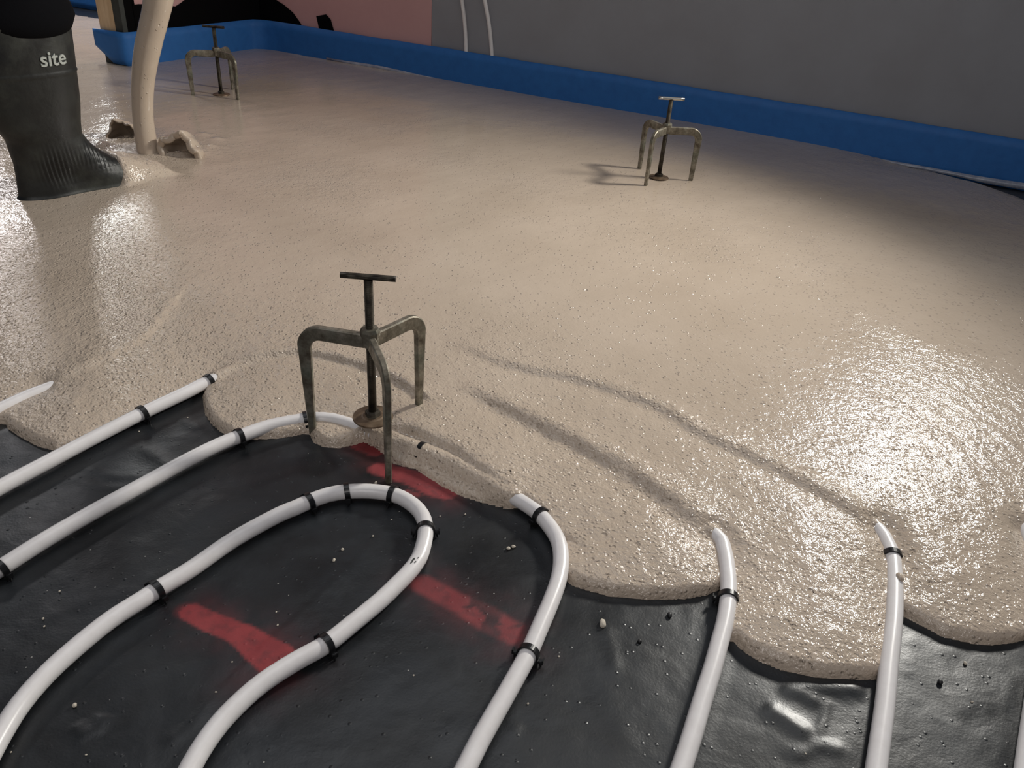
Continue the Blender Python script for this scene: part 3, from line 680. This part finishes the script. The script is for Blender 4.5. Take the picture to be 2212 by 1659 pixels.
o_l = Mi @ Vector((0, 0, S)); 
def boot_hit(px, py):
    d = (Mi.to_3x3() @ ray(px, py)).normalized(); hh = bvh.ray_cast(o_l, d); return hh[0]
hc = boot_hit(116, 131) or Vector((0, -.05, .27))
print('lettering at', hc, 'boot top', boot_hit(80, 75), 'per', per.location, boot_rz)
hn = bvh.ray_cast(o_l, (hc-o_l).normalized())[1]; hn = Vector((hn.x, hn.y, 0)).normalized(); ht_ = Vector((-hn.y, hn.x, 0))
for v in bmt.verts:
    z_ = v.co.z; q_ = hc+ht_*v.co.x; q_.z = hc.z+v.co.y-.008
    hh = bvh.ray_cast(q_+hn*.1, -hn)[0]
    v.co = (hh or q_)+hn*(.0020 if z_ > 0 else -.0006)
lt = link('boot_lettering', from_bm('boot_lettering', bmt), M_letter, boot, False); tag(lt, 'pale grey raised lettering')
# trouser leg, one continuous shape with the body hidden above the frame
V = []; Fc = []; NT = 48; zt = np.linspace(.333, .95, 34)
for z in zt:
    f_ = (z-.325)/.6; fold = .006*math.sin(z*75)*math.exp(-f_*2)
    hx = np.interp(f_, [0, .06, .15, .5, 1], [.098, .101, .098, .095, .11])+fold; hy = np.interp(f_, [0, .06, .5, 1], [.068, .074, .072, .095])+fold*.6
    cxo = .0625-.03*f_*0+.004*math.sin(z*40)
    for k in range(NT):
        a = 2*math.pi*k/NT; w_ = 1+.02*math.sin(3*a+z*30)
        V.append((cxo+SH+hx*w_*math.cos(a), hy*w_*math.sin(a), z+.010*math.sin(a*2+.6)*(1-f_)-.012*math.cos(a)*-1*max(0, 1-f_*4)))
for i in range(len(zt)-1):
    for k in range(NT): Fc.append((i*NT+k, i*NT+(k+1) % NT, (i+1)*NT+(k+1) % NT, (i+1)*NT+k))
Fc.append(tuple(range(NT-1, -1, -1))); Fc.append(tuple((len(zt)-1)*NT+k for k in range(NT)))
link('trouser_leg', mesh('trouser_leg', V, Fc), M_trou, per)
# ------------------------------------------------------------ the falling stream of screed
b = G(324, 330, SZ); vn = Vector((0, 1, 0))
def at_depth(px, py, dep=0): return onplane(px, py, b+Vector((0, dep, 0)), vn)
prs = [(324, 338, 22), (318, 318, 22), (312, 280, 21), (308, 240, 21), (308, 190, 22), (313, 140, 24), (322, 90, 25), (334, 40, 26), (342, 0, 27), (352, -50, 28), (364, -110, 29), (380, -200, 30)]
P = [at_depth(x, y) for x, y, w_ in prs]; P[0].z = min(P[0].z, SZ-.004)
dsc = (b-Vector((0, 0, S))).dot(fw)
rad_ = [w_/F*dsc*(1.0) for _, _, w_ in prs]
sp_ = smooth_path(P, .006); tt = np.linspace(0, 1, len(rad_))
cum = [0]
for a_, b_ in zip(P, P[1:]): cum.append(cum[-1]+(b_-a_).length)
cum = np.array(cum)/cum[-1]
st = link('screed_stream', from_bm('screed_stream', tube(sp_, lambda f: float(np.interp(f, cum, rad_))*(1+.008*math.sin(f*31)+.006*math.sin(f*73)), 32)), M_scr)
tag(st, 'thick falling stream of wet beige screed landing beside the black boot', 'poured screed')
def fold(px, py, w_, h_, dp, th, skew, seed):                      # cavity torn open by the stream, hollow towards the near side
    g = G(px, py, SZ); V = []; Fc = []; nu, nv = 40, 16
    for j in range(nv+1):
        v = j/nv; s_ = math.sqrt(max(0, 1-v*v))
        for i in range(nu+1):
            a = math.pi*i/nu; rn = 1+.10*math.sin(a*5+seed)*(1-v)+.05*math.sin(a*13+seed*2+v*5)*(1-v)
            V.append((w_/2*math.cos(a)*max(s_, .02)*rn, dp*v+skew*math.sin(a)*(1-v)+.004*math.sin(a*7+seed)*(1-v), h_*math.sin(a)*max(s_, .02)*rn-.004))
    for j in range(nv):
        for i in range(nu): q_ = j*(nu+1)+i; Fc.append((q_, q_+1, q_+nu+2, q_+nu+1))
    o = link('splash_fold', mesh('splash_fold', V, Fc), M_scr, st); o.location = g
    md = o.modifiers.new('thick', 'SOLIDIFY'); md.thickness = th; md.offset = 1; sb = o.modifiers.new('round', 'SUBSURF'); sb.levels = sb.render_levels = 1
fold(384, 340, .100, .060, .085, .015, .006, 1.3)
fold(263, 302, .078, .050, .060, .005, .004, 4.1)
# ------------------------------------------------------------ grit and crumbs on the membrane
def pebble(name, px, py, r_, lb, mat=M_stone, grp='pale crumbs scattered on the black sheet'):
    bm = bmesh.new(); bmesh.ops.create_icosphere(bm, subdivisions=2, radius=r_); k = random.random()*9
    for v in bm.verts: v.co *= 1+.22*math.sin(v.co.x/r_*2.3+k)+.15*math.sin(v.co.y/r_*3.1+k*2); v.co.z *= .75
    o = link(name, from_bm(name, bm), mat, None, True); g = G(px, py, r_*.6); o.location = (g.x, g.y, r_*.62); tag(o, lb, 'grit', grp); return o
pebble('stone_chip', 1303, 1347, .0040, 'largest pale stone chip, between the two right pipes below the left lobe')
pebble('stone_chip', 1098, 1184, .0022, 'pale crumb, left one of a pair right of the hairpin bend')
pebble('stone_chip', 1110, 1181, .0022, 'pale crumb, right one of a pair right of the hairpin bend')
pebble('stone_chip', 722, 1210, .0018, 'pale crumb at the tip of a dusty smear inside the hairpin')
pebble('stone_chip', 739, 1187, .0017, 'pale crumb with a fine hair beside it inside the hairpin')
pebble('stone_chip', 812, 1043, .0020, 'pale crumb just above the top of the hairpin bend')
pebble('stone_chip', 1040, 1083, .0018, 'pale crumb at the screed edge right of the red patch')
pebble('stone_chip', 161, 1523, .0020, 'pale crumb in the lower left, inside the hairpin')
M_dgrit = simple('dark_grit', (.012, .012, .013), .5)
pebble('stone_chip', 1381, 1385, .0022, 'small crumb right of the largest stone chip', M_dgrit, 'dark crumbs on the black sheet')
pebble('stone_chip', 1448, 1329, .0028, 'dark crumb below the left lobe edge', M_dgrit, 'dark crumbs on the black sheet')
pebble('stone_chip', 2030, 1473, .0026, 'dark crumb right of the rightmost long pipe', M_dgrit, 'dark crumbs on the black sheet')
pebble('stone_chip', 2085, 1432, .0018, 'pale crumb below the right screed lobe')
for x_, y_ in [(95, 1353), (186, 1630), (384, 1586), (23, 1625), (597, 1322), (467, 1495), (501, 1430), (600, 1350), (846, 1122), (805, 1158), (893, 1250), (951, 1115), (1005, 1111), (300, 932), (405, 902), (700, 870+80), (893, 1459), (1207, 1418), (1740, 1628), (2100, 1516), (1140, 1120+400), (128, 1277), (93, 1336)]:
    pebble('dust_speck', x_, y_, random.uniform(.0007, .0012), 'tiny pale speck of dust on the black sheet', M_stone, 'tiny pale specks on the black sheet')
pebble('screed_blob', 1938, 1262, .0045, 'small blob of screed stuck on the rightmost long pipe', M_scr, 'screed blobs').location = tuple(nearest(PIPES[0], G(1936, 1258, PZ))[0]+Vector((.004, 0, PR*.95)))
